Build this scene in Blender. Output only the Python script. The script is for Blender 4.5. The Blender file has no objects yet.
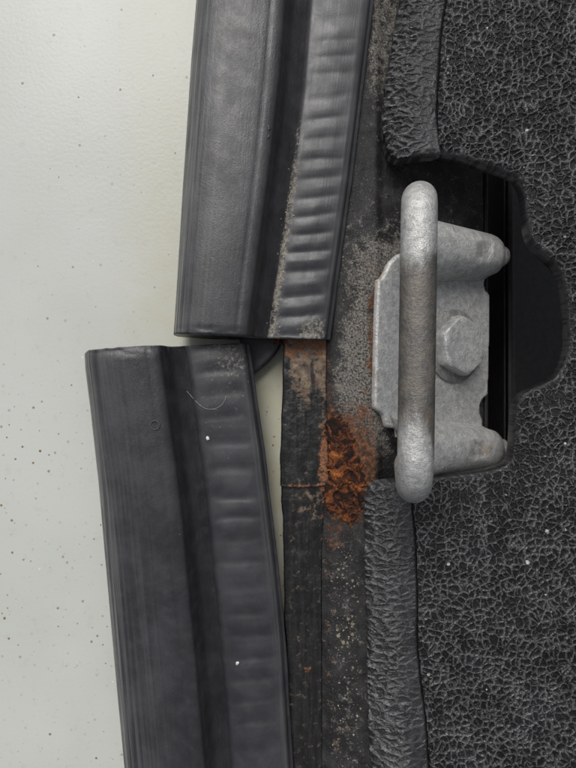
import bpy, bmesh, math, random
import numpy as np
from mathutils import Vector
random.seed(4); rng = np.random.default_rng(4)
sc = bpy.context.scene
col = sc.collection

# ------------------------------------------------------------------ camera, sky, sun, exposure
F, DC = 560.0, 165.0            # focal length in photo pixels, camera height above the white panel (mm)
cam_d = bpy.data.cameras.new('camera'); cam = bpy.data.objects.new('camera', cam_d); col.objects.link(cam)
cam.location = (0, 0, DC/1000); cam.rotation_euler = (0, 0, 0)
cam_d.sensor_width = 36; cam_d.lens = 36*F/768; cam_d.clip_start = 0.002; cam_d.clip_end = 50
sc.camera = cam
SUN = Vector((-0.20, 0.62, 0.76)).normalized()
w = bpy.data.worlds.new('World'); sc.world = w; w.use_nodes = True
wn = w.node_tree; bg = wn.nodes['Background']
sky = wn.nodes.new('ShaderNodeTexSky'); sky.sky_type = 'NISHITA'; sky.sun_disc = False
sky.sun_elevation = math.asin(SUN.z); sky.sun_rotation = math.atan2(SUN.x, SUN.y)
sky.dust_density = 4; sky.air_density = 1.0
hs = wn.nodes.new('ShaderNodeHueSaturation'); hs.inputs['Saturation'].default_value = 0.22
wn.links.new(sky.outputs[0], hs.inputs['Color']); wn.links.new(hs.outputs[0], bg.inputs[0])
bg.inputs[1].default_value = 0.085
sd = bpy.data.lights.new('sun', 'SUN'); so = bpy.data.objects.new('sun', sd); col.objects.link(so)
sd.energy = 2.0; sd.angle = math.radians(34); sd.color = (1, .97, .93)
so.rotation_euler = SUN.to_track_quat('Z', 'Y').to_euler(); so.location = (-.3, .4, .6)
vs = sc.view_settings; vs.view_transform = 'Standard'; vs.look = 'None'; vs.exposure = 0.15; vs.gamma = 1.0
vs.use_curve_mapping = False
sc.cycles.max_bounces = 5; sc.cycles.diffuse_bounces = 3; sc.cycles.glossy_bounces = 2; sc.cycles.transmission_bounces = 0

# ------------------------------------------------------------------ pixel <-> place (mm)
def PX(px, z): return (np.asarray(px, float)-288)/F*(DC-z)
def PY(py, z): return (384-np.asarray(py, float))/F*(DC-z)
def P(px, py, z): return np.array([float(PX(px, z)), float(PY(py, z)), float(z)])
def to_px(x, y, z): return 288+x/(DC-z)*F, 384-y/(DC-z)*F
def ray_plane(px, py, O, n):
    d = np.array([(px-288)/F, (384-py)/F, -1.0]); c = np.array([0, 0, DC])
    t = np.dot(O-c, n)/np.dot(d, n); return c+t*d
def interp(tab):
    a = np.array(tab, float)
    return lambda v: np.interp(v, a[:, 0], a[:, 1])
def sstep(a, b, x):
    t = np.clip((np.asarray(x, float)-a)/(b-a), 0, 1); return t*t*(3-2*t)
def blob(x, y, cx, cy, rx, ry, soft=1.0):
    d = np.sqrt(((x-cx)/rx)**2+((y-cy)/ry)**2); return 1-sstep(1-soft*.5, 1+soft*.5, d)
def vnoise(x, y, seed=0):
    xi = np.floor(x).astype(np.int64); yi = np.floor(y).astype(np.int64); fx = x-xi; fy = y-yi
    def h(i, j):
        n = (i*374761393+j*668265263+seed*974711) & 0xffffffff
        n = ((n ^ (n >> 13))*1274126177) & 0xffffffff
        return ((n ^ (n >> 16)) & 0xffff)/65535.0
    ux = fx*fx*(3-2*fx); uy = fy*fy*(3-2*fy)
    return (h(xi, yi)*(1-ux)+h(xi+1, yi)*ux)*(1-uy)+(h(xi, yi+1)*(1-ux)+h(xi+1, yi+1)*ux)*uy
def fbm(x, y, o=4, seed=0):
    s = 0; a = .5; t = 0
    for k in range(o):
        s = s+a*vnoise(x*2**k, y*2**k, seed+k); t += a; a *= .55
    return s/t

# ------------------------------------------------------------------ mesh helpers
def link(name, me, mat=None, parent=None, smooth=True):
    o = bpy.data.objects.new(name, me); col.objects.link(o)
    if mat: me.materials.append(mat)
    if smooth: me.polygons.foreach_set('use_smooth', [True]*len(me.polygons))
    if parent: o.parent = parent
    return o
def mesh_obj(name, V, Fc, mat, parent=None, attrs=None, smooth=True, fix=True):
    V = np.asarray(V, float)*.001
    if parent is not None:
        off = np.array(parent.location)
        if parent.parent is not None: off = off+np.array(parent.parent.location)
        V = V-off
    me = bpy.data.meshes.new(name)
    me.from_pydata(V.tolist(), [], [list(map(int, f)) for f in Fc])
    if attrs:
        for k, a in attrs.items():
            at = me.attributes.new(k, 'FLOAT', 'POINT'); at.data.foreach_set('value', np.asarray(a, np.float32))
    me.update()
    if fix:
        bm = bmesh.new(); bm.from_mesh(me); bmesh.ops.recalc_face_normals(bm, faces=bm.faces); bm.to_mesh(me); bm.free()
    return link(name, me, mat, parent, smooth)
def empty(name, loc_mm):
    o = bpy.data.objects.new(name, None); o.location = tuple(float(c)*.001 for c in loc_mm); o.empty_display_size = .005
    col.objects.link(o); return o
def tag(o, label=None, cat=None, group=None, kind=None):
    if label: o['label'] = label
    if cat: o['category'] = cat
    if group: o['group'] = group
    if kind: o['kind'] = kind
    return o
def sharp(o, deg=35):
    for p in o.data.polygons: p.use_smooth = True
    bm = bmesh.new(); bm.from_mesh(o.data)
    for e in bm.edges:
        if len(e.link_faces) == 2 and e.calc_face_angle(0) > math.radians(deg): e.smooth = False
    bm.to_mesh(o.data); bm.free()
def grid_faces(nr, nc, closed=False):
    f = []
    for i in range(nr-1):
        for j in range(nc if closed else nc-1):
            k = (j+1) % nc
            f.append((i*nc+j, i*nc+k, (i+1)*nc+k, (i+1)*nc+j))
    return f
def slab(X, Y, Z, thick):
    """top grid (2-D arrays) closed with a skirt and an underside"""
    nr, nc = X.shape
    V = np.stack([X.ravel(), Y.ravel(), Z.ravel()], 1); Fc = grid_faces(nr, nc)
    rim = [j for j in range(nc)]+[i*nc+nc-1 for i in range(1, nr)]+[(nr-1)*nc+j for j in range(nc-2, -1, -1)]+[i*nc for i in range(nr-2, 0, -1)]
    n0 = len(V); B = V[rim].copy(); B[:, 2] -= thick; V = np.vstack([V, B]); m = len(rim)
    for a in range(m): Fc.append((rim[a], n0+a, n0+(a+1) % m, rim[(a+1) % m]))
    Fc.append([n0+a for a in range(m)])
    return V, Fc, rim
def catmull(pts, n=6, closed=False):
    p = np.array(pts, float); m = len(p); out = []
    for i in range(m if closed else m-1):
        g = (lambda k: p[k % m]) if closed else (lambda k: p[min(max(k, 0), m-1)])
        a, b, c, d = g(i-1), g(i), g(i+1), g(i+2)
        for t in np.linspace(0, 1, n, endpoint=False):
            out.append(.5*((2*b)+(-a+c)*t+(2*a-5*b+4*c-d)*t*t+(-a+3*b-3*c+d)*t**3))
    if not closed: out.append(p[-1])
    return np.array(out)
def chaikin(p, it=2, closed=True):
    p = np.array(p, float)
    for _ in range(it):
        q = np.roll(p, -1, 0)
        p = np.stack([.75*p+.25*q, .25*p+.75*q], 1).reshape(-1, p.shape[1])
    return p
def fillet(pts, rad, n=10):
    pts = [np.array(p, float) for p in pts]; out = [pts[0]]
    for i in range(1, len(pts)-1):
        a, b, c = pts[i-1], pts[i], pts[i+1]; u = (a-b)/np.linalg.norm(a-b); v = (c-b)/np.linalg.norm(c-b)
        ang = math.acos(np.clip(np.dot(u, v), -1, 1)); L = rad[i]/math.tan(ang/2)
        ctr = b+(u+v)/np.linalg.norm(u+v)*(rad[i]/math.sin(ang/2))
        p0, p1 = b+u*L, b+v*L; e0, e1 = p0-ctr, p1-ctr; th = math.acos(np.clip(np.dot(e0, e1)/rad[i]**2, -1, 1))
        for t in np.linspace(0, 1, n): out.append(ctr+(math.sin((1-t)*th)*e0+math.sin(t*th)*e1)/math.sin(th))
    out.append(pts[-1]); return np.array(out)
def resample(p, step):
    d = np.r_[0, np.cumsum(np.linalg.norm(np.diff(p, axis=0), axis=1))]; n = max(2, int(d[-1]/step))
    t = np.linspace(0, d[-1], n+1); return np.stack([np.interp(t, d, p[:, k]) for k in range(p.shape[1])], 1)
def tube(path, r, nseg=20, cap=True):
    path = np.asarray(path, float); n = len(path); T = np.gradient(path, axis=0); T /= np.linalg.norm(T, axis=1)[:, None]
    N = np.zeros_like(T); up = np.array([0, 0, 1.0])
    if abs(T[0] @ up) > .9: up = np.array([1.0, 0, 0])
    N[0] = np.cross(T[0], up); N[0] /= np.linalg.norm(N[0])
    for i in range(1, n):
        v = N[i-1]-T[i]*(N[i-1] @ T[i]); N[i] = v/np.linalg.norm(v)
    B = np.cross(T, N); rr = np.broadcast_to(np.asarray(r, float), (n,)); a = np.linspace(0, 2*np.pi, nseg, endpoint=False)
    V = path[:, None]+rr[:, None, None]*(np.cos(a)[None, :, None]*N[:, None]+np.sin(a)[None, :, None]*B[:, None])
    Fc = grid_faces(n, nseg, True)
    if cap: Fc += [list(range(nseg)), [(n-1)*nseg+k for k in range(nseg)]]
    return V.reshape(-1, 3), Fc
def poly_sdf(x, y, poly):
    """signed distance (inside positive) and the closest point on the outline"""
    best = np.full(x.shape, 1e9); cx = np.zeros_like(x); cy = np.zeros_like(x); ins = np.zeros(x.shape, bool)
    for i in range(len(poly)):
        ax, ay = poly[i]; bx, by = poly[(i+1) % len(poly)]; dx, dy = bx-ax, by-ay; l2 = dx*dx+dy*dy
        if l2 < 1e-12: continue
        t = np.clip(((x-ax)*dx+(y-ay)*dy)/l2, 0, 1); qx = ax+t*dx; qy = ay+t*dy; d = (x-qx)**2+(y-qy)**2
        m = d < best; best[m] = d[m]; cx[m] = qx[m]; cy[m] = qy[m]
        if ay != by: ins ^= ((ay > y) != (by > y)) & (x < (bx-ax)*(y-ay)/(by-ay)+ax)
    return np.where(ins, 1, -1)*np.sqrt(best), cx, cy
def outline_sheet(poly, h, zfun, thick):
    """dense sheet cut to an outline (mm); zfun(x,y,inside distance) gives the top; rim turned down by thick"""
    poly = np.array(poly); x0, y0 = poly.min(0)-h; x1, y1 = poly.max(0)+h
    nx = int((x1-x0)/h)+2; ny = int((y1-y0)/h)+2
    gx, gy = np.meshgrid(x0+np.arange(nx)*h, y0+np.arange(ny)*h); gx = gx.ravel(); gy = gy.ravel()
    s, cx, cy = poly_sdf(gx, gy, poly); keep = s > -.5*h
    q = np.array(grid_faces(ny, nx)); q = q[keep[q].all(1)]
    used = np.unique(q); mp = -np.ones(len(gx), int); mp[used] = np.arange(len(used)); q = mp[q]
    gx, gy, s, cx, cy = gx[used], gy[used], s[used], cx[used], cy[used]
    e = np.concatenate([q[:, [0, 1]], q[:, [1, 2]], q[:, [2, 3]], q[:, [3, 0]]])
    key = np.sort(e, 1); _, inv, cnt = np.unique(key, axis=0, return_inverse=True, return_counts=True)
    be = e[cnt[inv.ravel()] == 1]; bv = np.unique(be)
    gx[bv] = cx[bv]; gy[bv] = cy[bv]; s[bv] = 0
    z = zfun(gx, gy, np.maximum(s, 0)); V = np.stack([gx, gy, z], 1)
    n0 = len(V); mp2 = -np.ones(n0, int); mp2[bv] = n0+np.arange(len(bv)); B = V[bv].copy(); B[:, 2] -= thick
    Fc = q.tolist()+[(a, mp2[a], mp2[b], b) for a, b in be]
    return np.vstack([V, B]), Fc, np.r_[s, np.zeros(len(bv))]
def round_edge(d, R): 
    t = np.clip(d/R, 0, 1); return R*(1-np.sqrt(1-(1-t)**2))

# ------------------------------------------------------------------ material helpers
class M:
    dim = '3D'
    def __init__(s, name, dim='3D'):
        s.dim = dim
        s.m = bpy.data.materials.new(name); s.m.use_nodes = True; s.t = s.m.node_tree; s.n = s.t.nodes; s.b = s.n['Principled BSDF']
        s.out = s.n['Material Output']; g = s.n.new('ShaderNodeTexCoord'); s.co = g.outputs['Object']
    def set(s, sock, v):
        if hasattr(v, 'links') or isinstance(v, bpy.types.NodeSocket): s.t.links.new(v, sock)
        else: sock.default_value = v
    def mapv(s, scale, rot=(0, 0, 0), src=None):
        n = s.n.new('ShaderNodeMapping'); s.t.links.new(src or s.co, n.inputs[0]); n.inputs['Scale'].default_value = scale if hasattr(scale, '__len__') else (scale,)*3
        n.inputs['Rotation'].default_value = rot; return n.outputs[0]
    def noise(s, scale, detail=4, rough=.55, src=None, color=False, dist=0):
        n = s.n.new('ShaderNodeTexNoise'); n.noise_dimensions = s.dim; n.inputs['Scale'].default_value = scale; n.inputs['Detail'].default_value = detail
        n.inputs['Roughness'].default_value = rough; n.inputs['Distortion'].default_value = dist; s.t.links.new(src or s.co, n.inputs['Vector'])
        return n.outputs['Color' if color else 'Fac']
    def voro(s, scale, src=None, feat='DISTANCE_TO_EDGE', rand=1.0, out='Distance'):
        n = s.n.new('ShaderNodeTexVoronoi'); n.voronoi_dimensions = s.dim; n.feature = feat; n.inputs['Scale'].default_value = scale; n.inputs['Randomness'].default_value = rand
        s.t.links.new(src or s.co, n.inputs['Vector']); return n.outputs[out]
    def ramp(s, v, a, b, c0=0.0, c1=1.0, smooth=True):
        n = s.n.new('ShaderNodeMapRange'); n.interpolation_type = 'SMOOTHSTEP' if smooth else 'LINEAR'
        s.set(n.inputs[0], v)
        for k, q in zip((1, 2, 3, 4), (a, b, c0, c1)): s.set(n.inputs[k], q)
        return n.outputs[0]
    def math(s, op, a, b=0.0, clamp=False):
        n = s.n.new('ShaderNodeMath'); n.operation = op; n.use_clamp = clamp; s.set(n.inputs[0], a); s.set(n.inputs[1], b); return n.outputs[0]
    def mix(s, f, a, b):
        n = s.n.new('ShaderNodeMix'); n.data_type = 'RGBA'; s.set(n.inputs[0], f)
        for k, v in ((6, a), (7, b)):
            s.set(n.inputs[k], v if not isinstance(v, tuple) else (*v, 1)[:4])
        return n.outputs[2]
    def cramp(s, v, stops):
        n = s.n.new('ShaderNodeValToRGB'); e = n.color_ramp.elements
        while len(e) < len(stops): e.new(.5)
        for k, (p, c) in enumerate(stops): e[k].position = p; e[k].color = (*c, 1)
        s.set(n.inputs[0], v); return n.outputs[0]
    def attr(s, name):
        n = s.n.new('ShaderNodeAttribute'); n.attribute_name = name; return n.outputs['Fac']
    def warp(s, src, scale, amt, detail=2):
        c = s.noise(scale, detail, .5, src, True); a = s.n.new('ShaderNodeVectorMath'); a.operation = 'MULTIPLY_ADD'
        b = s.n.new('ShaderNodeVectorMath'); b.operation = 'SUBTRACT'; s.t.links.new(c, b.inputs[0]); b.inputs[1].default_value = (.5, .5, .5)
        s.t.links.new(b.outputs[0], a.inputs[0]); a.inputs[1].default_value = (amt,)*3; s.t.links.new(src, a.inputs[2]); return a.outputs[0]
    def bump(s, h, dist, strength=1.0, prev=None):
        n = s.n.new('ShaderNodeBump'); n.inputs['Distance'].default_value = dist; n.inputs['Strength'].default_value = strength
        s.t.links.new(h, n.inputs['Height'])
        if prev: s.t.links.new(prev, n.inputs['Normal'])
        return n.outputs[0]
    def disp(s, h, scale, mid=0.0):
        n = s.n.new('ShaderNodeDisplacement'); n.inputs['Scale'].default_value = scale; n.inputs['Midlevel'].default_value = mid
        s.t.links.new(h, n.inputs['Height']); s.t.links.new(n.outputs[0], s.out.inputs['Displacement']); s.m.displacement_method = 'BOTH'
    def fin(s, color=None, rough=.5, metal=0.0, normal=None, spec=None, coat=None):
        if color is not None: s.set(s.b.inputs['Base Color'], color if not isinstance(color, tuple) else (*color, 1))
        s.set(s.b.inputs['Roughness'], rough); s.set(s.b.inputs['Metallic'], metal)
        if normal: s.t.links.new(normal, s.b.inputs['Normal'])
        if spec is not None: s.set(s.b.inputs['Specular IOR Level'], spec)
        if coat: s.b.inputs['Coat Weight'].default_value = coat[0]; s.b.inputs['Coat Roughness'].default_value = coat[1]
        return s.m

def mat_paint():
    m = M('greyish_white_paint', '2D'); mm = m.mapv(1000)
    big = m.noise(.018, 3, .5, mm)
    def spots(cell, prob, r0, r1, seed):
        src = m.mapv(1000, (0, 0, seed)); v = m.voro(cell, src, 'F1'); c = m.voro(cell, src, 'F1', out='Color')
        sp = m.n.new('ShaderNodeSeparateColor'); m.t.links.new(c, sp.inputs[0])
        size = m.math('MULTIPLY', m.ramp(sp.outputs[0], prob, 1, r0*cell, r1*cell, False), m.math('GREATER_THAN', sp.outputs[0], prob))
        v = m.math('ADD', v, m.math('MULTIPLY', m.math('SUBTRACT', m.noise(2.2, 2, .6, mm), .5), cell*.28))
        return m.math('LESS_THAN', v, size), sp
    base = m.mix(m.ramp(big, .3, .7), (.475, .492, .462), (.515, .53, .502))
    stain = m.math('MULTIPLY', m.attr('stain'), m.ramp(m.noise(.12, 3, .6, mm), .25, .65, .55, 1.0))
    base = m.mix(m.math('MULTIPLY', stain, .75), base, (.45, .425, .29))
    grime = m.ramp(m.noise(.25, 5, .7, mm), .56, .78, 0, .16); base = m.mix(grime, base, (.3, .29, .26))
    rs = m.attr('specks')
    d, sp = spots(.22, .1, .14, .42, .4); base = m.mix(m.math('MULTIPLY', m.math('MULTIPLY', d, rs), m.ramp(sp.outputs[1], .2, .8, .35, .9)), base, m.mix(sp.outputs[2], (.17, .11, .045), (.26, .19, .10)))
    d, sp = spots(.085, .45, .2, .45, 1.3); base = m.mix(m.math('MULTIPLY', d, m.ramp(sp.outputs[1], .2, .9, .3, .85)), base, m.mix(sp.outputs[2], (.14, .10, .05), (.24, .19, .12)))
    d, sp = spots(.2, .78, .1, .22, 2.2); base = m.mix(m.math('MULTIPLY', d, .5), base, (.15, .14, .12))
    d, sp = spots(.05, .78, .15, .4, .9); base = m.mix(m.math('MULTIPLY', d, .5), base, (.8, .8, .78))
    peel = m.noise(.95, 2, .5, mm); n = m.bump(peel, .00018, .2)
    return m.fin(base, .27, 0, n, .22)
def mat_rubber(name, base0, base1, gritty=.5, ribbed=False):
    m = M(name); mm = m.mapv(1000); u = m.attr('u'); v = m.attr('v')
    cmb = m.n.new('ShaderNodeCombineXYZ'); m.t.links.new(u, cmb.inputs[0]); m.t.links.new(m.math('MULTIPLY', v, .012), cmb.inputs[1])
    streak = m.noise(1.3, 4, .65, cmb.outputs[0]); streakf = m.noise(4.0, 3, .6, cmb.outputs[0])
    blot = m.noise(.09, 5, .6, mm); fine = m.noise(3.2, 3, .6, mm)
    c = m.mix(m.ramp(blot, .35, .68), base0, base1)
    side = m.attr('side')
    c = m.mix(m.math('MULTIPLY', m.math('MULTIPLY', m.ramp(streak, .35, .75), .75), side), c, (.27, .272, .265))
    c = m.mix(m.math('MULTIPLY', m.ramp(streakf, .5, .75), m.ramp(side, 0, 1, .03, .2)), c, (.12, .12, .118))
    dust = m.attr('dust'); dn = m.noise(.85, 5, .75, mm)
    dm = m.ramp(m.math('ADD', m.math('MULTIPLY', m.ramp(dn, .28, .72, smooth=False), .75), m.math('MULTIPLY', dust, .5)), .68, .98)
    c = m.mix(m.math('MULTIPLY', dm, .8), c, m.mix(m.ramp(m.noise(2, 3, .6, mm), .35, .65), (.13, .115, .095), (.32, .30, .26)))
    pk = m.voro(.28, mm, 'F1'); pc = m.voro(.28, mm, 'F1', out='Color'); sp = m.n.new('ShaderNodeSeparateColor'); m.t.links.new(pc, sp.inputs[0])
    pd = m.math('LESS_THAN', pk, m.ramp(sp.outputs[0], .86, 1, 0, .07, False)); c = m.mix(m.math('MULTIPLY', pd, .7), c, (.36, .34, .3))
    film = m.ramp(m.noise(.35, 6, .68, mm), .45, .8, 0, .18); c = m.mix(film, c, (.10, .097, .095))
    n = m.bump(fine, .00012, gritty); n = m.bump(streak, .0004, .12, n)
    if ribbed: n = m.bump(streakf, .0003, .14, n)
    else:
        gr = m.noise(1, 3, .6, m.mapv((1500, 700, 1500))); n = m.bump(gr, .0004, .18, n)
    r = m.ramp(m.noise(.22, 5, .6, mm), .3, .7, (.34 if ribbed else .34), (.5 if ribbed else .5)); r = m.math('ADD', r, m.math('MULTIPLY', dm, .35))
    return m.fin(c, r, 0, n, .5)
def mat_sill(name='dirty_black_body_metal'):
    m = M(name, '2D'); mm = m.mapv(1000); dust, rust, blk = m.attr('dust'), m.attr('rust'), m.attr('gloss')
    n1 = m.noise(.33, 8, .76, mm); n2 = m.noise(1.9, 5, .75, mm); n3 = m.noise(.14, 4, .6, mm)
    c = m.mix(m.ramp(n3, .35, .7), (.014, .014, .015), (.034, .033, .034))
    c = m.mix(m.math('MULTIPLY', m.ramp(n2, .5, .8), .35), c, (.085, .08, .072))
    dm = m.ramp(m.math('ADD', m.ramp(m.math('ADD', m.math('MULTIPLY', n1, .7), m.math('MULTIPLY', n2, .3)), .34, .66, 0, .95, False), m.math('MULTIPLY', dust, .55)), .66, 1.1)
    c = m.mix(m.math('MULTIPLY', dm, .85), c, m.mix(m.ramp(n2, .3, .7), (.085, .076, .067), (.34, .32, .29)))
    grain = m.ramp(m.noise(1.5, 5, .78, mm), .5, .6); c = m.mix(m.math('MULTIPLY', m.math('MULTIPLY', grain, dust), .75), c, (.014, .013, .013))
    vor = m.voro(.75, m.warp(mm, 1.5, .6), 'F1'); vc = m.voro(.75, m.warp(mm, 1.5, .6), 'F1', out='Color'); s_ = m.n.new('ShaderNodeSeparateColor'); m.t.links.new(vc, s_.inputs[0])
    fl = m.math('MULTIPLY', .6, m.math('LESS_THAN', m.math('ADD', vor, m.math('MULTIPLY', m.math('SUBTRACT', n2, .5), .7)), m.math('MULTIPLY', m.ramp(s_.outputs[0], .45, 1, 0, .34, False), m.attr('flake'))))
    c = m.mix(fl, c, m.mix(s_.outputs[1], (.30, .23, .15), (.45, .41, .34)))
    rm = m.ramp(m.math('ADD', m.ramp(n1, .3, .7, 0, .8, False), m.math('MULTIPLY', rust, .6)), .68, 1.15)
    rc = m.cramp(m.noise(.8, 7, .72, mm), [(.3, (.025, .012, .008)), (.45, (.07, .03, .016)), (.58, (.17, .07, .03)), (.72, (.27, .15, .08))])
    c = m.mix(m.math('MULTIPLY', rm, .92), c, rc)
    n = m.bump(n2, .0004, .55); n = m.bump(n1, .0008, .5, n); n = m.bump(m.noise(.12, 2, .5, mm), .003, .25, n)
    r = m.ramp(m.math('ADD', dm, m.math('ADD', rm, m.math('MULTIPLY', m.noise(.4, 4, .6, mm), .5))), .1, 1.0, .3, .85)
    r = m.math('SUBTRACT', r, m.math('MULTIPLY', blk, .1), True)
    return m.fin(c, r, 0, n, .3)
def mat_flange():
    m = M('rust_stained_black_sealant', '2D'); mm = m.mapv(1000); brown, rust, drk = m.attr('brown'), m.attr('rust'), m.attr('dark')
    n1 = m.noise(.5, 8, .72, mm); n2 = m.noise(1.9, 5, .7, mm); sm = m.mapv((900, 60, 500)); st = m.noise(1, 5, .65, sm)
    c = m.mix(m.ramp(st, .35, .7), (.008, .008, .0085), (.02, .02, .02))
    c = m.mix(m.math('MULTIPLY', m.ramp(n1, .5, .75), .4), c, (.06, .055, .05))
    bm_ = m.ramp(m.math('ADD', m.ramp(n1, .3, .7, 0, .8, False), m.math('MULTIPLY', brown, .6)), .62, 1.0)
    c = m.mix(m.math('MULTIPLY', bm_, .9), c, m.cramp(m.noise(.35, 7, .7, mm), [(.3, (.06, .032, .018)), (.48, (.13, .085, .055)), (.6, (.19, .14, .095)), (.72, (.25, .20, .15))]))
    rm = m.ramp(m.math('ADD', m.ramp(n1, .3, .7, 0, .8, False), m.math('MULTIPLY', rust, .6)), .72, 1.1)
    c = m.mix(m.math('MULTIPLY', rm, .9), c, m.cramp(n2, [(.3, (.05, .018, .01)), (.5, (.20, .075, .03)), (.7, (.33, .16, .07))]))
    c = m.mix(m.math('MULTIPLY', m.ramp(m.math('ADD', m.math('MULTIPLY', st, .6), m.math('MULTIPLY', drk, .8)), .75, 1.0), .93), c, (.008, .008, .009))
    n = m.bump(n2, .0003, .25); n = m.bump(st, .0005, .2, n); n = m.bump(m.noise(.3, 3, .5, mm), .0012, .3, n)
    r = m.math('ADD', m.ramp(m.noise(.3, 4, .6, mm), .3, .7, .16, .4), m.math('MULTIPLY', m.math('MAXIMUM', bm_, rm), .35))
    return m.fin(c, r, 0, n, .5)
def mat_scab():
    m = M('flaking_orange_rust', '2D'); mm = m.mapv(1000); n1 = m.noise(.3, 7, .68, mm, dist=.9); n2 = m.noise(2.2, 6, .75, mm); a = m.attr('height')
    t = m.math('ADD', m.math('MULTIPLY', n1, .75), m.math('MULTIPLY', n2, .3)); t = m.math('ADD', t, m.math('MULTIPLY', m.math('SUBTRACT', a, .5), .16))
    c = m.cramp(t, [(.42, (.012, .006, .005)), (.50, (.04, .015, .009)), (.55, (.15, .045, .014)), (.62, (.27, .085, .022)), (.70, (.46, .20, .055)), (.80, (.13, .06, .035))])
    n = m.bump(n2, .0006, .8); n = m.bump(n1, .0009, .5, n)
    return m.fin(c, .85, 0, n, .3)
def mat_zinc(name, stainy=True, dark=0.0):
    m = M(name); mm = m.mapv(1000); n1 = m.noise(.3, 6, .65, mm); n2 = m.noise(3.6, 4, .7, mm); n3 = m.noise(1.3, 5, .7, mm)
    c = m.mix(m.ramp(m.noise(.5, 6, .7, mm), .36, .64), (.40, .405, .40), (.62, .62, .61))
    c = m.mix(m.math('MULTIPLY', m.ramp(n2, .5, .64), .5), c, (.2, .2, .2))
    c = m.mix(m.math('MULTIPLY', m.ramp(n2, .50, .34), .5), c, (.62, .62, .61))
    c = m.mix(m.math('MULTIPLY', m.ramp(n3, .55, .8), .5), c, (.17, .155, .135))
    st = m.ramp(m.math('ADD', m.math('MULTIPLY', m.noise(1, 5, .7, m.mapv((900, 260, 900))), .6), m.math('MULTIPLY', m.attr('stain'), .8)), .42, .95)
    c = m.mix(m.math('MULTIPLY', st, .85), c, m.mix(m.ramp(n1, .4, .65), (.07, .062, .055), (.13, .108, .085)))
    ru = m.ramp(m.math('ADD', m.math('MULTIPLY', n3, .5), m.math('MULTIPLY', m.attr('rust'), .8)), .58, 1.05); c = m.mix(m.math('MULTIPLY', ru, .8), c, (.27, .17, .085))
    n = m.bump(n2, .0002, .45); n = m.bump(n3, .0006, .5, n)
    return m.fin(c, m.ramp(n1, .3, .7, .3, .5), .45, n, .5)
def mat_grain():
    m = M('black_grained_vinyl', '2D'); mm = m.mapv(1000); inset = m.attr('inset')
    wp = m.warp(m.warp(mm, .12, 3.0, 1), .7, .85, 2)
    d1 = m.voro(.52, wp); d2 = m.voro(.80, wp)
    var = m.noise(.3, 3, .6, mm); fine = m.noise(2.6, 3, .65, mm)
    wid = m.ramp(m.noise(.2, 4, .65, mm), .32, .68, .16, .42)
    r1 = m.ramp(d1, 0.0, wid, 1, 0); r2 = m.ramp(d2, 0.0, .20, 1, 0)
    ridge = m.math('MAXIMUM', m.math('MULTIPLY', r1, m.ramp(fine, .32, .5, .5, 1)), m.math('MULTIPLY', r2, m.ramp(m.noise(.4, 3, .6, mm), .44, .58, 0, .85)))
    big = m.noise(.07, 4, .6, mm)
    wear = m.math('MULTIPLY', m.math('MULTIPLY', m.math('MULTIPLY', m.math('POWER', ridge, 1.7), m.ramp(inset, .1, 1, .0, 1)), m.ramp(big, .3, .66, .65, 1.0)), m.ramp(fine, .3, .62, .45, 1))
    c = m.mix(m.ramp(big, .35, .68), (.007, .007, .008), (.015, .015, .017))
    c = m.mix(m.math('MULTIPLY', wear, .9), c, (.165, .165, .172))
    c = m.mix(m.ramp(m.noise(1.3, 4, .75, mm), .6, .8, 0, m.ramp(inset, 0, 1, .0, .5)), c, (.14, .138, .135))
    pk = m.voro(.19, mm, 'F1'); pc = m.voro(.19, mm, 'F1', out='Color'); sp = m.n.new('ShaderNodeSeparateColor'); m.t.links.new(pc, sp.inputs[0])
    c = m.mix(m.math('LESS_THAN', m.math('ADD', pk, m.math('MULTIPLY', fine, .06)), m.ramp(sp.outputs[0], .82, 1, 0, .13, False)), c, (.48, .47, .44))
    h = m.math('MULTIPLY', m.math('ADD', ridge, m.math('MULTIPLY', fine, .25)), m.ramp(inset, 0, 1, .0, 1)); m.disp(h, .00075, .0)
    return m.fin(c, m.ramp(var, .3, .7, .28, .42), 0, None, m.ramp(ridge, .05, .6, .25, .6))
def mat_band():
    m = M('black_wrinkled_vinyl_edge', '2D'); mm = m.mapv(1000); src = m.mapv((1000*.6, 1000, 1000)); wp = m.warp(m.warp(src, .2, 1.8, 1), .9, 1.0, 2)
    e = m.attr('edge'); inset = m.attr('inset')
    r1 = m.ramp(m.voro(.55, wp), 0, .30, 1, 0); fine = m.noise(2.4, 3, .65, mm); lump = m.noise(.8, 3, .6, wp)
    amt = m.math('MULTIPLY', m.ramp(e, .2, .8, .22, 1.0), m.ramp(m.noise(.14, 2, .6, mm), .3, .6, .5, 1.0))
    ridge = m.math('MULTIPLY', r1, amt)
    c = m.mix(m.ramp(m.noise(.1, 3, .6, mm), .35, .68), (.016, .016, .018), (.03, .03, .034))
    c = m.mix(m.math('MULTIPLY', ridge, m.ramp(fine, .3, .65, .2, .7)), c, (.2, .198, .196))
    c = m.mix(m.ramp(m.noise(1.2, 4, .75, mm), .55, .8, 0, .5), c, (.14, .138, .135))
    h = m.math('ADD', m.math('ADD', ridge, m.math('MULTIPLY', m.math('MULTIPLY', lump, amt), 1.1)), m.math('MULTIPLY', fine, .2)); m.disp(m.math('MULTIPLY', h, m.ramp(inset, 0, 1, .0, 1)), .00095, .0)
    return m.fin(c, m.ramp(m.noise(.5, 3, .6, mm), .3, .7, .2, .36), 0, None, .5)
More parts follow.
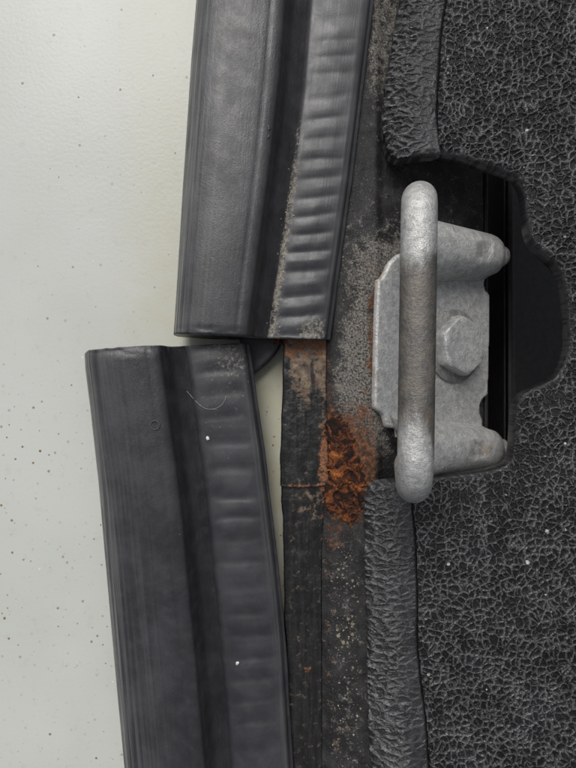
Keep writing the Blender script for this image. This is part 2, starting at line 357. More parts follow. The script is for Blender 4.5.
def mat_plain(name, c, rough=.6, grain=1.5, amt=.3, spec=.5, c2=None):
    m = M(name); mm = m.mapv(1000); n = m.noise(grain, 5, .7, mm)
    return m.fin(m.mix(m.ramp(n, .35, .7), c, c2 or tuple(k*1.8 for k in c)), rough, 0, m.bump(n, .0004, amt), spec)

PAINT = mat_paint(); RUB = mat_rubber('black_rubber', (.020, .020, .024), (.036, .036, .042)); RIB = mat_rubber('black_ribbed_rubber', (.024, .025, .029), (.042, .043, .049), .3, True)
RUBU = mat_rubber('lit_black_rubber', (.026, .027, .031), (.045, .046, .052)); RIBU = mat_rubber('lit_ribbed_rubber', (.026, .027, .032), (.048, .049, .055), .3, True)  # lighter copies for the upper seal: its tilt towards the light painted into the colour
SILL = mat_sill(); FLG = mat_flange(); SCAB = mat_scab(); ZINC = mat_zinc('galvanised_steel'); GRAIN = mat_grain(); BAND = mat_band()
DARK = mat_plain('dusty_black_cavity_metal', (.010, .010, .011), .5, .5, .3, .4, (.022, .021, .021))

# ------------------------------------------------------------------ white body panel (the surface under everything)
nx, ny = 150, 190
px = np.linspace(-140, 420, nx); py = np.linspace(-120, 890, ny); gx, gy = np.meshgrid(px, py)
zz = -1.2*sstep(120, -140, gx)*1.2
stain = np.clip(sstep(95, 175, gx)*.55+sstep(225, 255, gx)*.8, 0, 1)*(.6+.4*sstep(60, 260, gy))
speck = 1.6*sstep(380, 440, gy)*(1-sstep(610, 680, gy))*sstep(.35, .6, fbm(gx*.025, gy*.02, 3, 3))+.25*sstep(300, 400, gy)
V, Fc, rim = slab(PX(gx, 0), PY(gy, 0), zz, 1.2)
tag(mesh_obj('body_panel', V, Fc, PAINT, attrs={'stain': np.r_[stain.ravel(), stain.ravel()[rim]], 'specks': np.r_[speck.ravel(), speck.ravel()[rim]]}), 'greyish white painted car body panel with rust specks, under the black seals', 'body panel', kind='structure')

# ------------------------------------------------------------------ black metal sill, welded flange and rust
TH = math.radians(30); O = P(378, 340, 10.0); E1 = np.array([math.cos(TH), 0, -math.sin(TH)]); E2 = np.array([0, 1.0, 0]); NN = np.array([math.sin(TH), 0, math.cos(TH)])
flange = tag(empty('body_flange', (18, 0, 7)), 'rusty black sheet metal flange running up the middle beside the grained trim', 'flange')
LEN = np.arange(-75, 845, 1.25)
def sill_z(X, py):
    x10 = 288+X/(155)*F
    z = 8.0+2.0*sstep(321, 335, x10)
    z = z+.35*np.sin(np.clip((x10-333)/42, 0, 1)*np.pi)
    s = np.clip(X-O[0]+1.0, 0, None); soft = 3.0
    z = z-math.tan(TH)*(np.sqrt(s*s+soft*soft)-soft)-.55*sstep(0, 3, s)*2.4
    return z
ncx = 150
Xs = np.linspace(PX(321.5, 8), 61.5, ncx); gX, gPy = np.meshgrid(Xs, LEN); gZ = sill_z(gX, gPy)
gZ = gZ+(fbm(gX*.12, gPy*.03, 3, 5)-.5)*.7
# small dent and pressed swage left of the striker
gY = (384-gPy)/F*(DC-10.0)
ex, ey = to_px(gX, gY, gZ)
dust = 1.1*blob(ex, ey, 370, 300, 46, 90, .8)*sstep(335, 372, ex+.08*(ey-230))+.95*blob(ex, ey, 368, 395, 32, 60, 1)+.8*sstep(366, 374, ex)*(1-sstep(396, 402, ex))*(1-sstep(40, 150, ey))
dust += .25*sstep(322, 334, ex)*(1-sstep(346, 366, ex))*sstep(500, 560, ey)
dust *= .55+.9*fbm(ex*.04, ey*.04, 4, 8); dust *= 1-.9*blob(ex, ey, 372, 195, 28, 42, .9)
dust = np.where(ex > 402, .3*fbm(ex*.03, ey*.03, 3, 4), dust)
rust = 1.15*blob(ex, ey, 353, 462, 28, 62, 1.1)+1.8*np.exp(-((ex-373-1.2*np.sin(ey*.2))/3.2)**2)*sstep(285, 305, ey)*(1-sstep(362, 380, ey))
rust += .5*sstep(352, 374, ex)*(1-sstep(380, 386, ex))*sstep(225, 270, ey)*(1-sstep(400, 430, ey))
rust += .4*blob(ex, ey, 336, 536, 12, 26, 1)+.35*blob(ex, ey, 344, 742, 12, 20, 1)+.6*blob(ex, ey, 326, 400, 9, 70, 1)+.35*blob(ex, ey, 330, 640, 8, 120, 1)
flake = sstep(330, 336, ex)*(1-sstep(352, 362, ex))*(sstep(555, 590, ey)*(1-sstep(640, 690, ey))*.9+.45*sstep(520, 560, ey))*sstep(.35, .6, fbm(ex*.05, ey*.03, 3, 21))+.3*blob(ex, ey, 345, 270, 20, 60)
gloss = blob(ex, ey, 375, 190, 45, 60, .8)
V, Fc, rim = slab(gX, gY, gZ, 1.0)
ra = lambda a: np.r_[a.ravel(), a.ravel()[rim]]
mesh_obj('sill', V, Fc, SILL, flange, {'dust': ra(dust), 'rust': ra(np.clip(rust, 0, 1.2)), 'flake': ra(flake), 'gloss': ra(gloss)})
# turned-down far edge of the sill
yy = np.linspace(gY.min(), gY.max(), 60); zz_ = np.linspace(0, -12, 8); zt = float(gZ[:, -1].mean())
A, B = np.meshgrid(yy, zz_); V, Fc, rim = slab(62.1+0*A+.4*np.sin(B*.2), A, zt-.3+B, .01)
V[len(A.ravel()):, 0] += 1.0; V[len(A.ravel()):, 2] += .01
mesh_obj('sill_return', V, Fc, DARK, flange)

def strip(name, left, right, y0, y1, z, thick, masks, mat, step=1.0, nc=46, bow=.25, endcurve=None):
    pyv = np.arange(y0, y1+.01, step); a = np.linspace(0, 1, nc); Ag, Pg = np.meshgrid(a, pyv)
    L = left(Pg)+(fbm(Pg*.05, 0*Pg, 3, 3)-.5)*2.0; R = right(Pg); pxg = L+(R-L)*Ag
    if endcurve is not None: Pg = Pg+endcurve(Ag)*sstep(y1-6, y1, Pg)
    Z = z+bow*np.sin(Ag*np.pi)+(fbm(pxg*.06, Pg*.03, 4, 17)-.5)*.5; Z = Z-round_edge(Ag*(R-L)*.277, .5)
    V, Fc, rim = slab(PX(pxg, z), PY(Pg, z), Z, thick); at = {}
    for k, f in masks.items():
        q = np.clip(f(pxg, Pg), 0, 1.3); at[k] = np.r_[q.ravel(), q.ravel()[rim]]
    return mesh_obj(name, V, Fc, mat, flange, at)
fl_left = interp([(-80, 283), (486, 281.5), (600, 284), (700, 287), (850, 290)]); fl_right = interp([(-80, 326), (486, 325), (560, 321), (850, 322)])
strip('flange_sheet', fl_left, fl_right, 470, 840, 8.5, 1.1,
      {'brown': lambda x, y: .35*blob(x, y, 312, 500, 16, 18)+.25*fbm(x*.05, y*.02, 3, 2), 'rust': lambda x, y: .5*sstep(312, 324, x)*(1-sstep(500, 560, y))+.7*blob(x, y, 308, 669, 4, 4)+.25*sstep(318, 323, x),
       'dark': lambda x, y: .9*(1-sstep(286, 294, x))+.8*np.exp(-((x-316)/3)**2)*(sstep(650, 690, y)*(1-sstep(712, 722, y))+sstep(726, 735, y))}, FLG)
ul = interp([(-80, 284), (338, 283), (370, 282.5), (440, 280.5), (486, 280.5)]); ur = interp([(-80, 327), (338, 326), (400, 326), (486, 329)])
strip('flange_sheet', ul, ur, -75, 486, 9.4, .85,
      {'brown': lambda x, y: .95*(1-sstep(372, 425, y+1.6*np.abs(x-306)-12))*sstep(286, 291, x)+.5*sstep(316, 324, x)+.25*sstep(465, 486, y),
       'rust': lambda x, y: 1.1*sstep(314, 323, x)*sstep(405, 440, y)+1.0*(1-sstep(352, 372, y))*fbm(x*.1, y*.1, 3, 4)*1.6+.9*sstep(482, 485.5, y),
       'dark': lambda x, y: 1.1*np.exp(-((x-312.5-1.2*np.sin(y*.1))/(1.5+4*fbm(y*.08, 0*y, 3, 5)))**2)*sstep(356, 366, y)*(1-sstep(405, 432, y))+1.0*(1-sstep(284, 287.5, x))+.9*np.exp(-((x-287)/2.5)**2)*sstep(355, 362, y)*(1-sstep(388, 396, y))},
      FLG, endcurve=lambda a: 1.3*np.sin(a*3.1)-1.5*a*a+(fbm(a*14, a*0, 3, 9)-.5)*1.6)

# thick flaking rust scab
pz = 10.5
sp = [(325, 424), (331, 418), (338, 415), (344, 419), (348, 428), (352, 439), (357, 446), (359, 456), (362, 468), (365, 480), (364, 492), (361, 503), (360, 514), (355, 522), (349, 525), (343, 520), (338, 514), (332, 514), (327, 511), (325, 500), (325, 488), (329, 476), (328, 464), (331, 452), (328, 442), (325, 433)]
sp = chaikin([(PX(a, pz), PY(b, pz)) for a, b in sp], 2)
sp = np.array([p+(np.array([fbm(np.array(p[0]*1.5), np.array(p[1]*1.5), 3, 1), fbm(np.array(p[0]*1.5), np.array(p[1]*1.5), 3, 7)])-.5)*4.0 for p in sp])
hh = {}
def scab_z(x, y, d):
    f = fbm(x*.28, y*.28, 5, 31); lay = np.floor(f*9)/9*.7+f*.3
    h = (lay-.30)*3.4*sstep(0, 3.2, d)+.15+(fbm(x*1.6, y*1.6, 3, 40)-.5)*.5*sstep(0, 1, d); hh['h'] = (lay-.2)*1.6
    base = np.interp(288+x/155*F, [321, 326, 332, 340], [9.5, 10.0, 10.3, 10.4]); return base+np.maximum(h, .05)
V, Fc, s = outline_sheet(sp, .22, scab_z, 1.3)
hv = np.r_[hh['h'], np.full(len(V)-len(hh['h']), .2)]
tag(mesh_obj('rust_scab', V, Fc, SCAB, flange, {'height': hv}), 'flaky orange brown rust scab')

# ------------------------------------------------------------------ dark inner panel below the trim opening
inner = tag(empty('inner_panel', (85, 0, -40)), 'dark black inner metal panel deep behind the trim opening', 'inner panel')
yy = np.linspace(-150, 150, 40); a = np.linspace(0, 1, 30); A, Yg = np.meshgrid(a, yy)
x0 = PX(507, -36); Xg = x0+A*75; Z = -36-2.2*np.sin(A*3)+1.5*np.exp(-(A/.03)**2)
V, Fc, rim = slab(Xg, Yg, Z, 1.2); mesh_obj('panel_face', V, Fc, DARK, inner)
Xg = PX(478, -60)+A*28; V, Fc, rim = slab(Xg, Yg, -60+0*A, 1.2); mesh_obj('panel_step', V, Fc, DARK, inner)
Zw = -60+A*23.5; V, Fc, rim = slab(x0-.8+0*A, Yg, Zw, .02); V[A.size:, 0] += .7; mesh_obj('panel_riser', V, Fc, DARK, inner)

# ------------------------------------------------------------------ weatherstrip seals
def seal(label, y0, y1, XLf, XCf, XRf, zb, endf, tilt, dust_f, rib_f, seed, at_top):
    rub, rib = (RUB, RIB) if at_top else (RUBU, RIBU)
    ZR = 11.0+zb
    ymid = .5*(y0+y1); root = tag(empty('weatherstrip_seal', (float(PX(XLf(ymid), 0)), float(PY(ymid, ZR)), zb)), label, 'rubber seal', 'cut rubber seal pieces')
    st = 1.3; pyv = np.arange(y0, y1+.01, st); n = len(pyv)
    # bulb
    prof = catmull([(.05, 2.6), (.0, 7.5), (.015, 11.5), (.06, 15.2), (.15, 18.2), (.30, 19.6), (.50, 20.0), (.68, 19.7), (.79, 19.0), (.83, 17.0), (.885, 13.6), (.97, 11.2), (1.08, 9.3), (1.03, 5.5), (.75, 3.4), (.4, 2.2)], 7, True)
    m = len(prof); a = prof[:, 0]; z = prof[:, 1]
    Pg = np.repeat(pyv[:, None], m, 1); Ag = np.repeat(a[None], n, 0)
    t = ((Pg-y0)/(y1-y0)); near = t if not at_top else 1-t            # 1 at the cut end
    wgt = sstep(.86, 1.0, near); Pc = Pg+wgt*endf(Ag)
    XL = PX(XLf(Pg), ZR); XC = PX(XCf(Pg), ZR); X = XL+(XC-XL)*Ag
    Z = np.repeat(z[None], n, 0)+zb+(fbm(Ag*2.2, Pg*.01, 2, seed)-.5)*.5
    Z = Z-(.10*np.exp(-((Ag-.36)/.02)**2)+.18*np.exp(-((Ag-.70)/.015)**2))*(Z > 14)
    Z = Z-.9*sstep(.975, 1.0, near)*(Z > 14)*fbm(Ag*9, Pg*.2, 3, seed+2)
    Y = PY(Pc, ZR)
    V = np.stack([X, Y, Z], 2).reshape(-1, 3); Fc = grid_faces(n, m, True); Fc += [list(range(m)), [(n-1)*m+k for k in range(m)]]
    side = np.exp(-((Ag-.07)/.10)**2)*(Z > 7+zb)+.18*np.exp(-((Ag-.3)/.2)**2); dst = .25*sstep(.96, 1, near)
    mesh_obj('bulb', V, Fc, rub, root, {'u': (Ag*27).ravel(), 'v': Pg.ravel()*.28, 'side': side.ravel(), 'dust': dst.ravel()})
    # ribbed clip cover
    prof = [(.0, 9.6)]+[(q, zq) for q, zq in ((.0, 12.2), (.03, 13.3), (.08, 13.8))]+[(q, 13.9+.4*math.sin((q-.1)/.8*math.pi)) for q in np.linspace(.12, .88, 26)]+[(.92, 13.7), (.965, 13.2), (.99, 12.2), (1.0, 11.4), (.99, 10.9), (.5, 11.1), (.1, 10.9)]
    prof = np.array(prof); m = len(prof); Ag = np.repeat(prof[:, 0][None], n, 0); Pg = np.repeat(pyv[:, None], m, 1)
    t = ((Pg-y0)/(y1-y0)); near = t if not at_top else 1-t; Pc = Pg+sstep(.86, 1, near)*endf(1+Ag*.8)
    XC = PX(XCf(Pg), ZR+2); XR = PX(XRf(Pg), ZR+2); X = XC+(XR-XC)*Ag+(Ag < .02)*.0
    Z = np.repeat(prof[:, 1][None], n, 0)+zb
    win = sstep(.03, .32, Ag)*(1-sstep(.68, .98, Ag))*(Z > 13.0+zb)
    Z = Z+win*rib_f(Pg+ (Ag-.5)*4, Ag)+(fbm(Ag*2, Pg*.02, 3, seed+5)-.5)*.5
    V = np.stack([X, PY(Pc, ZR+2), Z], 2).reshape(-1, 3); Fc = grid_faces(n, m, True); Fc += [list(range(m)), [(n-1)*m+k for k in range(m)]]
    top = (Z > 11.8+zb); dust = dust_f(Ag, Pg)*top
    mesh_obj('ribbed_cover', V, Fc, rib, root, {'u': (Ag*17).ravel(), 'v': Pg.ravel()*.28, 'side': (np.exp(-((Ag-.97)/.08)**2)*.5*top).ravel(), 'dust': dust.ravel()})
    # thin edge lip under the right side of the cover
    a = np.linspace(0, 1, 9); Ag, Pg = np.meshgrid(a, pyv); t = ((Pg-y0)/(y1-y0)); near = t if not at_top else 1-t
    Pc = Pg+sstep(.86, 1, near)*endf(1.8+0*Ag); XR = PX(XRf(Pg), ZR)
    X = XR-1.6+2.5*Ag+.25*(fbm(Pg*.03, 0*Pg, 3, seed+9)-.5); Z = 11.3+zb-.5*Ag**2
    V, Fc, rim = slab(X, PY(Pc, ZR), Z, .45); z0 = np.zeros(Ag.size+len(rim))
    mesh_obj('edge_lip', V, Fc, rub, root, {'u': np.r_[Ag.ravel(), Ag.ravel()[rim]], 'v': np.r_[Pg.ravel(), Pg.ravel()[rim]]*.28, 'side': z0, 'dust': z0+.1})
    # lower wall of the clip channel
    Ag, Pg = np.meshgrid(np.linspace(0, 1, 12), pyv); XC = PX(XCf(Pg), ZR); XR = PX(XRf(Pg), ZR); X = XC-2.5+(XR-XC-1.5)*Ag*.62
    t = ((Pg-y0)/(y1-y0)); near = t if not at_top else 1-t; Pc = Pg+sstep(.86, 1, near)*(endf(1.3+0*Ag)+(10 if at_top else -3))
    V, Fc, rim = slab(X, PY(Pc, ZR), 6.2+zb-2.8*Ag, 1.8); z0 = np.zeros(Ag.size+len(rim))
    mesh_obj('channel_wall', V, Fc, rub, root, {'u': z0, 'v': z0, 'side': z0, 'dust': z0})
    return root
def ribs(ph0, period, amp0, jit, seed, fade=None):
    def f(p, A):
        q = p+ (vnoise(p/38.0, 0*p+seed, seed)-.5)*jit+(vnoise(p/26.0, A*2.5, seed+31)-.5)*3
        w_ = np.sin((q-ph0)/period*2*np.pi); h = np.where(w_ > 0, w_*.35, -np.abs(w_)**1.4)-.10*np.sin((q-ph0)/period*4*np.pi+1.3)*vnoise(p/33., 0*p+7, seed+2)
        g = amp0*(.45+.9*vnoise(p/45.0, 0*p+3.3, seed+4))*(.6+.7*vnoise(p/30., A*2.2, seed+8))
        if fade is not None: g = g*fade(p)
        return h*g
    return f
up_end = lambda a: np.interp(a, [0, .5, 1, 1.8], [-1.5, 1.0, 2.2, 3.8])+(fbm(np.asarray(a)*25, 0*np.asarray(a), 3, 12)-.5)*1.5
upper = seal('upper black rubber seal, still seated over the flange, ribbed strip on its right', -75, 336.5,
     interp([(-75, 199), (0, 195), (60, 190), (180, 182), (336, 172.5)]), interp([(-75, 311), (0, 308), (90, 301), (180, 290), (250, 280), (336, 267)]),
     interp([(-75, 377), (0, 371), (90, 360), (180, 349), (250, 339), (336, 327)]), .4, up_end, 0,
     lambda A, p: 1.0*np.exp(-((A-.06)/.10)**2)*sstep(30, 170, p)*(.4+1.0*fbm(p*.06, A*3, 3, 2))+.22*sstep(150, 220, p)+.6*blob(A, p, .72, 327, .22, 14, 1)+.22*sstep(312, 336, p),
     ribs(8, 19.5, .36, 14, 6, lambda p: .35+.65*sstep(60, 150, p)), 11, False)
lo_end = lambda a: np.interp(a, [0, .02, .06, .14, .5, .85, 1, 1.8], [13, 9.5, 6.5, 4.5, 1.8, 0, -1.0, -3.5])+(fbm(np.asarray(a)*16, 0*np.asarray(a), 3, 15)-.5)*1.6
lower = seal('lower black rubber seal, pulled off the flange and lying loose on the white panel', 347, 840,
     interp([(340, 84), (362, 85), (480, 98), (620, 110), (768, 124), (840, 131)]), interp([(340, 183), (370, 188), (500, 206), (620, 218), (768, 231), (840, 236)]),
     interp([(340, 245), (450, 261.5), (560, 274.5), (640, 282.5), (768, 290), (840, 293)]), -.9, lo_end, 0,
     lambda A, p: .42*blob(A, p, .78, 352, .35, 26, 1)+.25*blob(A, p, .5, 385, .5, 60, 1)+.1,
     ribs(4, 23.5, .27, 14, 23), 41, True)
# small moulded ring mark on the lower bulb, nick on the upper bulb
ringp = P(155, 425, 18.95)+np.array([0, 0, .1]); t = np.linspace(0, 2*np.pi, 25)
V, Fc = tube(np.stack([ringp[0]+1.15*np.cos(t), ringp[1]+1.15*np.sin(t), ringp[2]+0*t], 1), .11, 6, False)
RINGM = mat_plain('scuffed_rubber', (.06, .06, .058), .7)
mesh_obj('ring_mark', V, Fc, RINGM, lower)
for k, (a_, b_) in enumerate((((267, 122), (268.5, 134)), ((265, 131), (271, 128)), ((269, 133), (266, 141)))):
    p0 = P(*a_, 19.3); p1 = P(*b_, 19.3); mid = (p0+p1)/2+np.array([.3, 0, .15]); V, Fc = tube(catmull([p0, mid, p1], 6), np.r_[np.linspace(.05, .28, 7), np.linspace(.25, .05, 6)], 7)
    mesh_obj('nick', V, Fc, RUB, upper, {k2: np.zeros(len(V)) for k2 in ('u', 'v', 'side', 'dust')})
# dark sheet shaped as the shadow below the upper seal's cut end
tp = chaikin([(PX(a, 4), PY(b, 4)) for a, b in ((240, 320), (286, 320), (284, 338), (279, 350), (270, 361), (259, 371), (250, 377), (243, 379), (240, 372))], 2)
V, Fc, s = outline_sheet(tp, .5, lambda x, y, d: 4.6+.2*fbm(x*.4, y*.4, 3, 3)-round_edge(d, .5), 1.4)
z0 = np.zeros(len(V)); mesh_obj('shadow_sheet', V, Fc, RUB, upper, {'u': z0, 'v': z0, 'side': z0, 'dust': z0})

# ------------------------------------------------------------------ striker
def pl(px, py, h=0.0): return ray_plane(px, py, O+NN*h, NN)
striker = tag(empty('latch_striker', O+E1*22+E2*2), 'galvanised steel striker loop bolted on a plate in the trim opening', 'striker')
TP = 1.7
outl = [(378.5, 283), (378.5, 279), (382, 278), (386, 272), (389, 264), (394, 258), (402, 252), (440, 250), (484, 262), (486, 276), (485, 284), (486, 290), (490, 293), (490, 297), (490, 340), (488.5, 392), (488, 396), (484, 398), (481, 404), (480, 412), (484, 421), (480, 440), (440, 446), (399, 440), (398, 431), (397, 428.5), (389, 428), (387, 427), (385, 418), (383, 414), (376, 409), (375, 405), (376, 360), (377, 320)]
W3 = np.array([pl(a, b, TP) for a, b in outl])
uv = np.stack([(W3-O) @ E1, (W3-O) @ E2], 1); uv = chaikin(uv, 1)
def plate_z(x, y, d): return TP-round_edge(d, .5)+.12*(fbm(x*.15, y*.15, 3, 2)-.5)
V, Fc, s = outline_sheet(uv, .4, plate_z, TP-.6)
W = O+V[:, :1]*E1+V[:, 1:2]*E2+V[:, 2:3]*NN
qx = (V[:, 0]); rustp = .75*np.exp(-(np.maximum(s, 0)/1.0)**2)*(.3+.9*fbm(V[:, 0]*.2, V[:, 1]*.2, 3, 3))*((qx > 38) | (qx < 3))
mesh_obj('base_plate', W, Fc, ZINC, striker, {'stain': .18+0*s, 'rust': rustp})
def sleeve(yc_l, yc_r, py_off, sgn):
    pL = pl(416 if sgn > 0 else 400, yc_l, TP+4); pR = pl(500, yc_r, TP+4)
    sL, sR = (pL-O) @ E1, (pR-O) @ E1+1.0; vL, vR = (pL-O) @ E2, (pR-O) @ E2
    ns, nc = 60, 41; s_ = np.linspace(0, 1, ns); ph = np.linspace(-1, 1, nc); S, PH = np.meshgrid(s_, ph, indexing='ij')
    endt = np.sqrt(np.clip(1-np.clip((S-.80)/.20, 0, 1)**2.4, 0, 1)); w_ = (9.6-2.6*S)*(.45+.55*endt); h_ = (9.8-1.2*S)*(.30+.70*endt)
    yv = PH*w_; q = np.abs(PH); hz = h_*np.where(q < .8, np.sqrt(np.clip(1-(q/.98)**2.3, 0, 1)), 0); e = np.sqrt(np.clip(1-(.8/.98)**2.3, 0, 1)); hz = np.where(q >= .8, h_*e*(1-(q-.8)/.2)**1.6, hz)
    dent = np.exp(-(((S-.63)/.085)**4+((yv+.4*sgn)/2.4)**4)); hz = hz-dent*.75+ .12*(fbm(S*12, PH*4, 3, 5)-.5)
    uu = sL+(sR-sL)*S; vv = vL+(vR-vL)*S+yv
    Wt = O+uu[..., None]*E1+vv[..., None]*E2+(TP-.25+np.maximum(hz, 0))[..., None]*NN
    V = Wt.reshape(-1, 3); Fc = grid_faces(ns, nc)
    bot = [j for j in range(nc)]+[i*nc+nc-1 for i in range(1, ns)]+[(ns-1)*nc+j for j in range(nc-2, -1, -1)]+[i*nc for i in range(ns-2, 0, -1)]
    Fc.append(bot[::-1])
    o = mesh_obj('sleeve', V, Fc, ZINC, striker, {'stain': (.12+.25*dent).ravel(), 'rust': (.75*np.exp(-(((S-.70)/.12)**2+((yv-.5)/3.5)**2))*(sgn < 0)).ravel()})
    # peened end of the rod showing at the end of the sleeve
    c = O+E1*(sR-.6)+E2*vR+NN*(TP+3.6); b = []
    rr = np.array([.2, 2.6, 3.1, 3.1]); xx = np.array([1.9, 1.6, .9, -2.5]); aa = np.linspace(0, 2*np.pi, 20, endpoint=False)
    Vt = np.concatenate([c+E1*x_+np.outer(np.cos(aa), E2)*r_+np.outer(np.sin(aa), NN)*r_ for r_, x_ in zip(rr, xx)])
    mesh_obj('rod_tip', Vt, grid_faces(4, 20, True)+[list(range(20)), list(range(60, 80))], ZINC, o, {'stain': np.full(80, .35), 'rust': np.zeros(80)})
    return o
sleeve(246, 256, 0, 1); sleeve(451, 449, 0, -1)
BZ = 44.0
def spt(s_, v, h): return O+E1*s_+E2*v+NN*h
topc = P(419.5, 201, BZ); botc = P(415, 484, BZ); topc[1] += 2.4; botc[1] -= 1.9
lt = pl(419, 250, TP+4.6); lt[1] = topc[1]-.6; lb = pl(408.5, 450, TP+4.6); lb[1] = botc[1]+2.0
path = fillet([lt+E1*10, lt, topc, botc, lb, lb+E1*10], [0, 5, 7.0, 7.0, 5, 0], 14); path = resample(path, .7)
V, Fc = tube(path, 3.92, 28); vy = V[:, 1]; pyb = 384-vy/(DC-BZ)*F
xr = V[:, 0]-np.interp(vy, [botc[1], topc[1]], [botc[0], topc[0]])
stn = (sstep(238, 285, pyb)*(1-sstep(395, 455, pyb))*(.68+.35*sstep(-1, 3, xr))+.6*sstep(2.0, 3.6, xr)*sstep(250, 270, pyb)*(1-sstep(430, 480, pyb)))*(V[:, 2] > 35)
mesh_obj('loop_rod', V, Fc, ZINC, striker, {'stain': stn+.12, 'rust': .6*blob(xr, pyb, 2.2, 415, 1.6, 14)})
# hex bolt
bc = pl(461, 346, TP+2); bu, bv = (bc-O) @ E1-1.0, (bc-O) @ E2
aa = np.linspace(0, 2*np.pi, 40, endpoint=False)
def ring(r, h, ang=aa): return O+np.outer(bu+r*np.cos(ang), E1)+np.outer(bv+r*np.sin(ang), E2)+NN*h
bolt_h = []
V = np.concatenate([ring(11.6, TP-.1), ring(11.6, TP+.9), ring(11.0, TP+1.3), ring(.5, TP+1.35)])
ws = mesh_obj('bolt', np.concatenate([ring(r, h, np.linspace(0, 2*np.pi, 36, endpoint=False)+.26) for r, h in ((4.9, TP+.2), (4.9, TP+1.6))]), grid_faces(2, 36, True)+[list(range(36)), list(range(36, 72))], ZINC, striker, {'stain': np.full(72, .3), 'rust': np.zeros(72)})
def hexr(a, R): 
    k = np.mod(a-.15+np.pi/6, np.pi/3)-np.pi/6; return R*math.cos(math.pi/6)/np.cos(k)
ha = np.linspace(0, 2*np.pi, 72, endpoint=False); hx = lambda R, h, rnd=None: O+np.outer(bu+(hexr(ha, R) if rnd is None else np.minimum(hexr(ha, R), rnd))*np.cos(ha), E1)+np.outer(bv+(hexr(ha, R) if rnd is None else np.minimum(hexr(ha, R), rnd))*np.sin(ha), E2)+NN*h
V = np.concatenate([hx(9.0, TP+1.0), hx(9.1, TP+3.7), hx(9.0, TP+4.4, 8.5), hx(8.7, TP+4.8, 7.8), hx(8.2, TP+4.9, 6.8), hx(3, TP+4.7, 2.4)])
o = mesh_obj('bolt_head', V, grid_faces(6, 72, True)+[list(range(72)), list(range(360, 432))], ZINC, ws, {'stain': np.full(432, .02), 'rust': np.zeros(432)}); sharp(o, 28)
o = mesh_obj('washer', np.concatenate([ring(10.9, TP-.05), ring(10.9, TP+.75), ring(10.5, TP+1.05), ring(4.0, TP+1.05)]), grid_faces(4, 40, True)+[list(range(40)), list(range(120, 160))], ZINC, ws, {'stain': np.full(160, .55), 'rust': np.full(160, .3)}); sharp(o, 40)

# ------------------------------------------------------------------ grained trim panel round the striker
ZT = 14.0
trim = tag(empty('trim_panel', (P(470, 560, 0)[0], P(470, 560, 0)[1], 8)), 'black leather grained trim panel with a cutout round the steel striker', 'trim panel')
cut = [(441, 155.5), (456, 157), (472, 161), (492, 167.5), (510, 173.5), (519, 180), (525, 193), (527, 213), (529, 231), (535, 246), (547, 257), (558, 268), (565, 285), (568, 305), (569.5, 330), (568, 352), (559, 373), (547, 382), (531, 389), (521, 397), (516, 410), (514.5, 435), (513, 453), (507, 464.5), (490, 470.5), (462, 474.5), (434, 477.5), (411, 479)]
upc = [(441, 155), (438.5, 140), (436.5, 118), (437.5, 89), (441, 36), (447, -5), (455, -75)]     # crease between edge band and main sheet, upper
loc_ = [(411, 480), (411.5, 503), (415, 539), (417, 598), (417.5, 649), (425, 715), (429, 768), (436, 840)]
tw = lambda pts: [(float(PX(a, ZT)), float(PY(b, ZT))) for a, b in pts]
def dense(p, n=8): return catmull(p, n).tolist()
cutd = dense(tw(cut)); upd = dense(tw(upc)); lod = dense(tw(loc_))
main = cutd+lod[1:]+tw([(690, 840), (690, -75)])+upd[::-1][:-1]
def wav(x, y): return (fbm(x*.03, y*.03, 3, 14)-.5)*2.0
def cutdip(x, y):
    d, _, _ = poly_sdf(x, y, np.array(cutd[::4]+[cutd[0]])); return d
cp = np.array(cutd[::3])
def near_cut(x, y):
    b = np.full(x.shape, 1e9)
    for i in range(len(cp)-1):
        ax, ay = cp[i]; dx, dy = cp[i+1]-cp[i]; l2 = dx*dx+dy*dy; t = np.clip(((x-ax)*dx+(y-ay)*dy)/l2, 0, 1); b = np.minimum(b, (x-ax-t*dx)**2+(y-ay-t*dy)**2)
    return np.sqrt(b)
def main_z(x, y, d):
    c = near_cut(x, y)
    return ZT+.6+wav(x, y)*.6-1.6*np.exp(-(c/7.0)**2)-np.where(c < 3.0, round_edge(d, 1.1)*.9, round_edge(d, .2))
V, Fc, s = outline_sheet(main, .33, main_z, 2.6)
ncut = near_cut(V[:, 0], V[:, 1])
mesh_obj('grained_sheet', V, Fc, GRAIN, trim, {'inset': np.where(ncut < 3, np.clip((s-.4)/1.5, 0, 1), np.clip(s/.3, 0, 1))}, fix=False)
def band(poly, crease, name, lab):
    cr = np.array(crease)
    def bz(x, y, d):
        q = np.full(x.shape, 1e9)
        for i in range(len(cr)-1):
            ax, ay = cr[i]; dx, dy = cr[i+1]-cr[i]; l2 = dx*dx+dy*dy+1e-9; t = np.clip(((x-ax)*dx+(y-ay)*dy)/l2, 0, 1); q = np.minimum(q, (x-ax-t*dx)**2+(y-ay-t*dy)**2)
        q = np.sqrt(q); bz.q = q
        far = np.clip(q/12.5, 0, 1.2)
        return ZT+.5+wav(x, y)*.6+.7*np.sin(np.clip(far, 0, 1)*np.pi)-2.2*far**3-np.where(q < 1.6, round_edge(d, .2), round_edge(d, 1.4)*.95)
    V, Fc, s = outline_sheet(poly, .30, bz, 2.8); q = np.r_[bz.q, np.full(len(V)-len(bz.q), 12.0)]
    tag(mesh_obj(name, V, Fc, BAND, trim, {'edge': np.clip(q/12.5, 0, 1), 'inset': np.clip(s/.8, 0, 1)}, fix=False), lab)
ub = upd[::-1]+dense(tw([(440, 155.8), (420, 157.5), (402, 158), (394, 155), (388, 144), (384, 122), (385.5, 98), (388, 72), (397, 21), (401, -5), (410, -75)]))
band(ub, upd, 'edge_band', 'wrinkled rolled edge band above the striker')
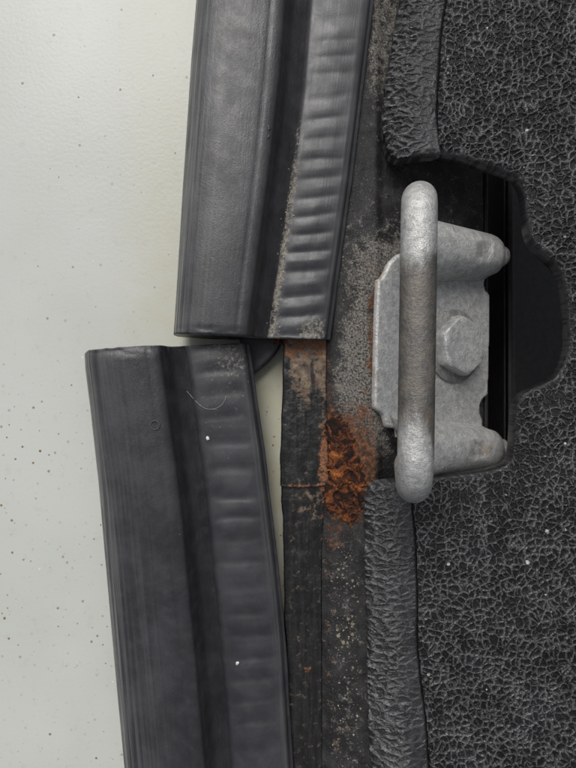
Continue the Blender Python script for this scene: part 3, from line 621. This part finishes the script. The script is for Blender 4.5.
lb_ = lod+dense(tw([(382, 840), (372.5, 768), (370, 715), (368, 637), (366, 558), (365.3, 515), (367, 494), (373, 484.5), (384, 481), (398, 479.5), (410.5, 479.5)]))
band(lb_, lod, 'edge_band', 'wrinkled rolled edge band below the striker')

# ------------------------------------------------------------------ bits lying on things
WH = mat_plain('white_chip', (.62, .61, .58), .6, 2, .3, .4, (.75, .74, .7)); HAIRM = mat_plain('pale_hair', (.26, .24, .21), .5, 2, .1)
def chip(p, r, label, grp):
    bm = bmesh.new(); bmesh.ops.create_icosphere(bm, subdivisions=2, radius=r*.001)
    for v in bm.verts:
        v.co *= random.uniform(.65, 1.25); v.co.z *= .5; v.co.x *= .75
    me = bpy.data.meshes.new('paint_chip'); bm.to_mesh(me); bm.free(); o = link('paint_chip', me, WH); o.location = [c*.001 for c in p]; o.rotation_euler = (0, 0, random.random()*6)
    return tag(o, label, 'paint chip', grp)
dg = bpy.context.evaluated_depsgraph_get(); dg.update()
def drop(px, py, lift=0.0):
    org = Vector((0, 0, DC*.001)); d = Vector(((px-288)/F, (384-py)/F, -1)).normalized()
    hit = sc.ray_cast(dg, org, d); return np.array(hit[1])*1000+np.array([0, 0, lift])
chip(drop(208, 438.5, .1), .62, 'tiny white chip on the lower seal, nearer its cut end', 'white chips')
chip(drop(237.5, 663, .1), .62, 'tiny white chip low on the ribbed strip of the lower seal', 'white chips')
hp = catmull([drop(a, b, .2) for a, b in ((187, 391), (193, 398), (199, 404), (206, 408.5), (214, 409), (221, 405.5), (225, 400), (226, 396))], 5)
V, Fc = tube(hp, .05, 6); tag(mesh_obj('hair_strand', V, Fc, HAIRM), 'thin pale curled hair lying on the ribbed strip of the lower seal', 'hair')

GRITM = mat_plain('beige_grit', (.26, .21, .15), .9, 2.5, .3, .3, (.42, .38, .31))
def grit(name, label, n, pick, rmin, rmax, mat):
    V = []; Fc = []
    for _ in range(n):
        a, b = pick(); p = drop(a, b); r = rmin+(rmax-rmin)*random.random()**3; k = len(V)
        oc = [(1, 0, 0), (-1, 0, 0), (0, 1, 0), (0, -1, 0), (0, 0, .8), (0, 0, -.6)]; rot = random.random()*6; cs, sn = math.cos(rot), math.sin(rot)
        for q in oc:
            q = [c*r*random.uniform(.6, 1.35) for c in q]; V.append([p[0]+cs*q[0]-sn*q[1]+random.uniform(-.4, .4)*r, p[1]+sn*q[0]+cs*q[1]+random.uniform(-.4, .4)*r, p[2]+q[2]])
        Fc += [(k+i, k+j, k+4) for i, j in ((0, 2), (2, 1), (1, 3), (3, 0))]+[(k+j, k+i, k+5) for i, j in ((0, 2), (2, 1), (1, 3), (3, 0))]
    return tag(mesh_obj(name, V, Fc, mat, smooth=False), label, 'grit', kind='stuff')
def pick_sill():
    while True:
        if random.random() < .55: a, b = random.gauss(343, 8), random.gauss(620, 60)
        else: a, b = random.uniform(328, 366), random.uniform(520, 768)
        if 327 < a < 364 and 515 < b < 775: return a, b
grit('grit', 'pale beige grit scattered on the black sill below the rust', 120, pick_sill, .05, .36, GRITM)
RC = mat_plain('rust_crumb', (.09, .03, .012), .9, 2.5, .3, .3, (.2, .08, .03))
grit('rust_crumbs', 'dark rust crumbs at the cut end of the upper seal', 60, lambda: (random.gauss(277, 6), random.gauss(342.5, 1.6)), .12, .5, RC)
def pick_dust():
    t = random.random(); return 296-t*26+random.gauss(2, 3.2), 130+t*205
grit('grit', 'pale dust grains along the left edge of the upper ribbed strip', 170, pick_dust, .06, .38, GRITM)
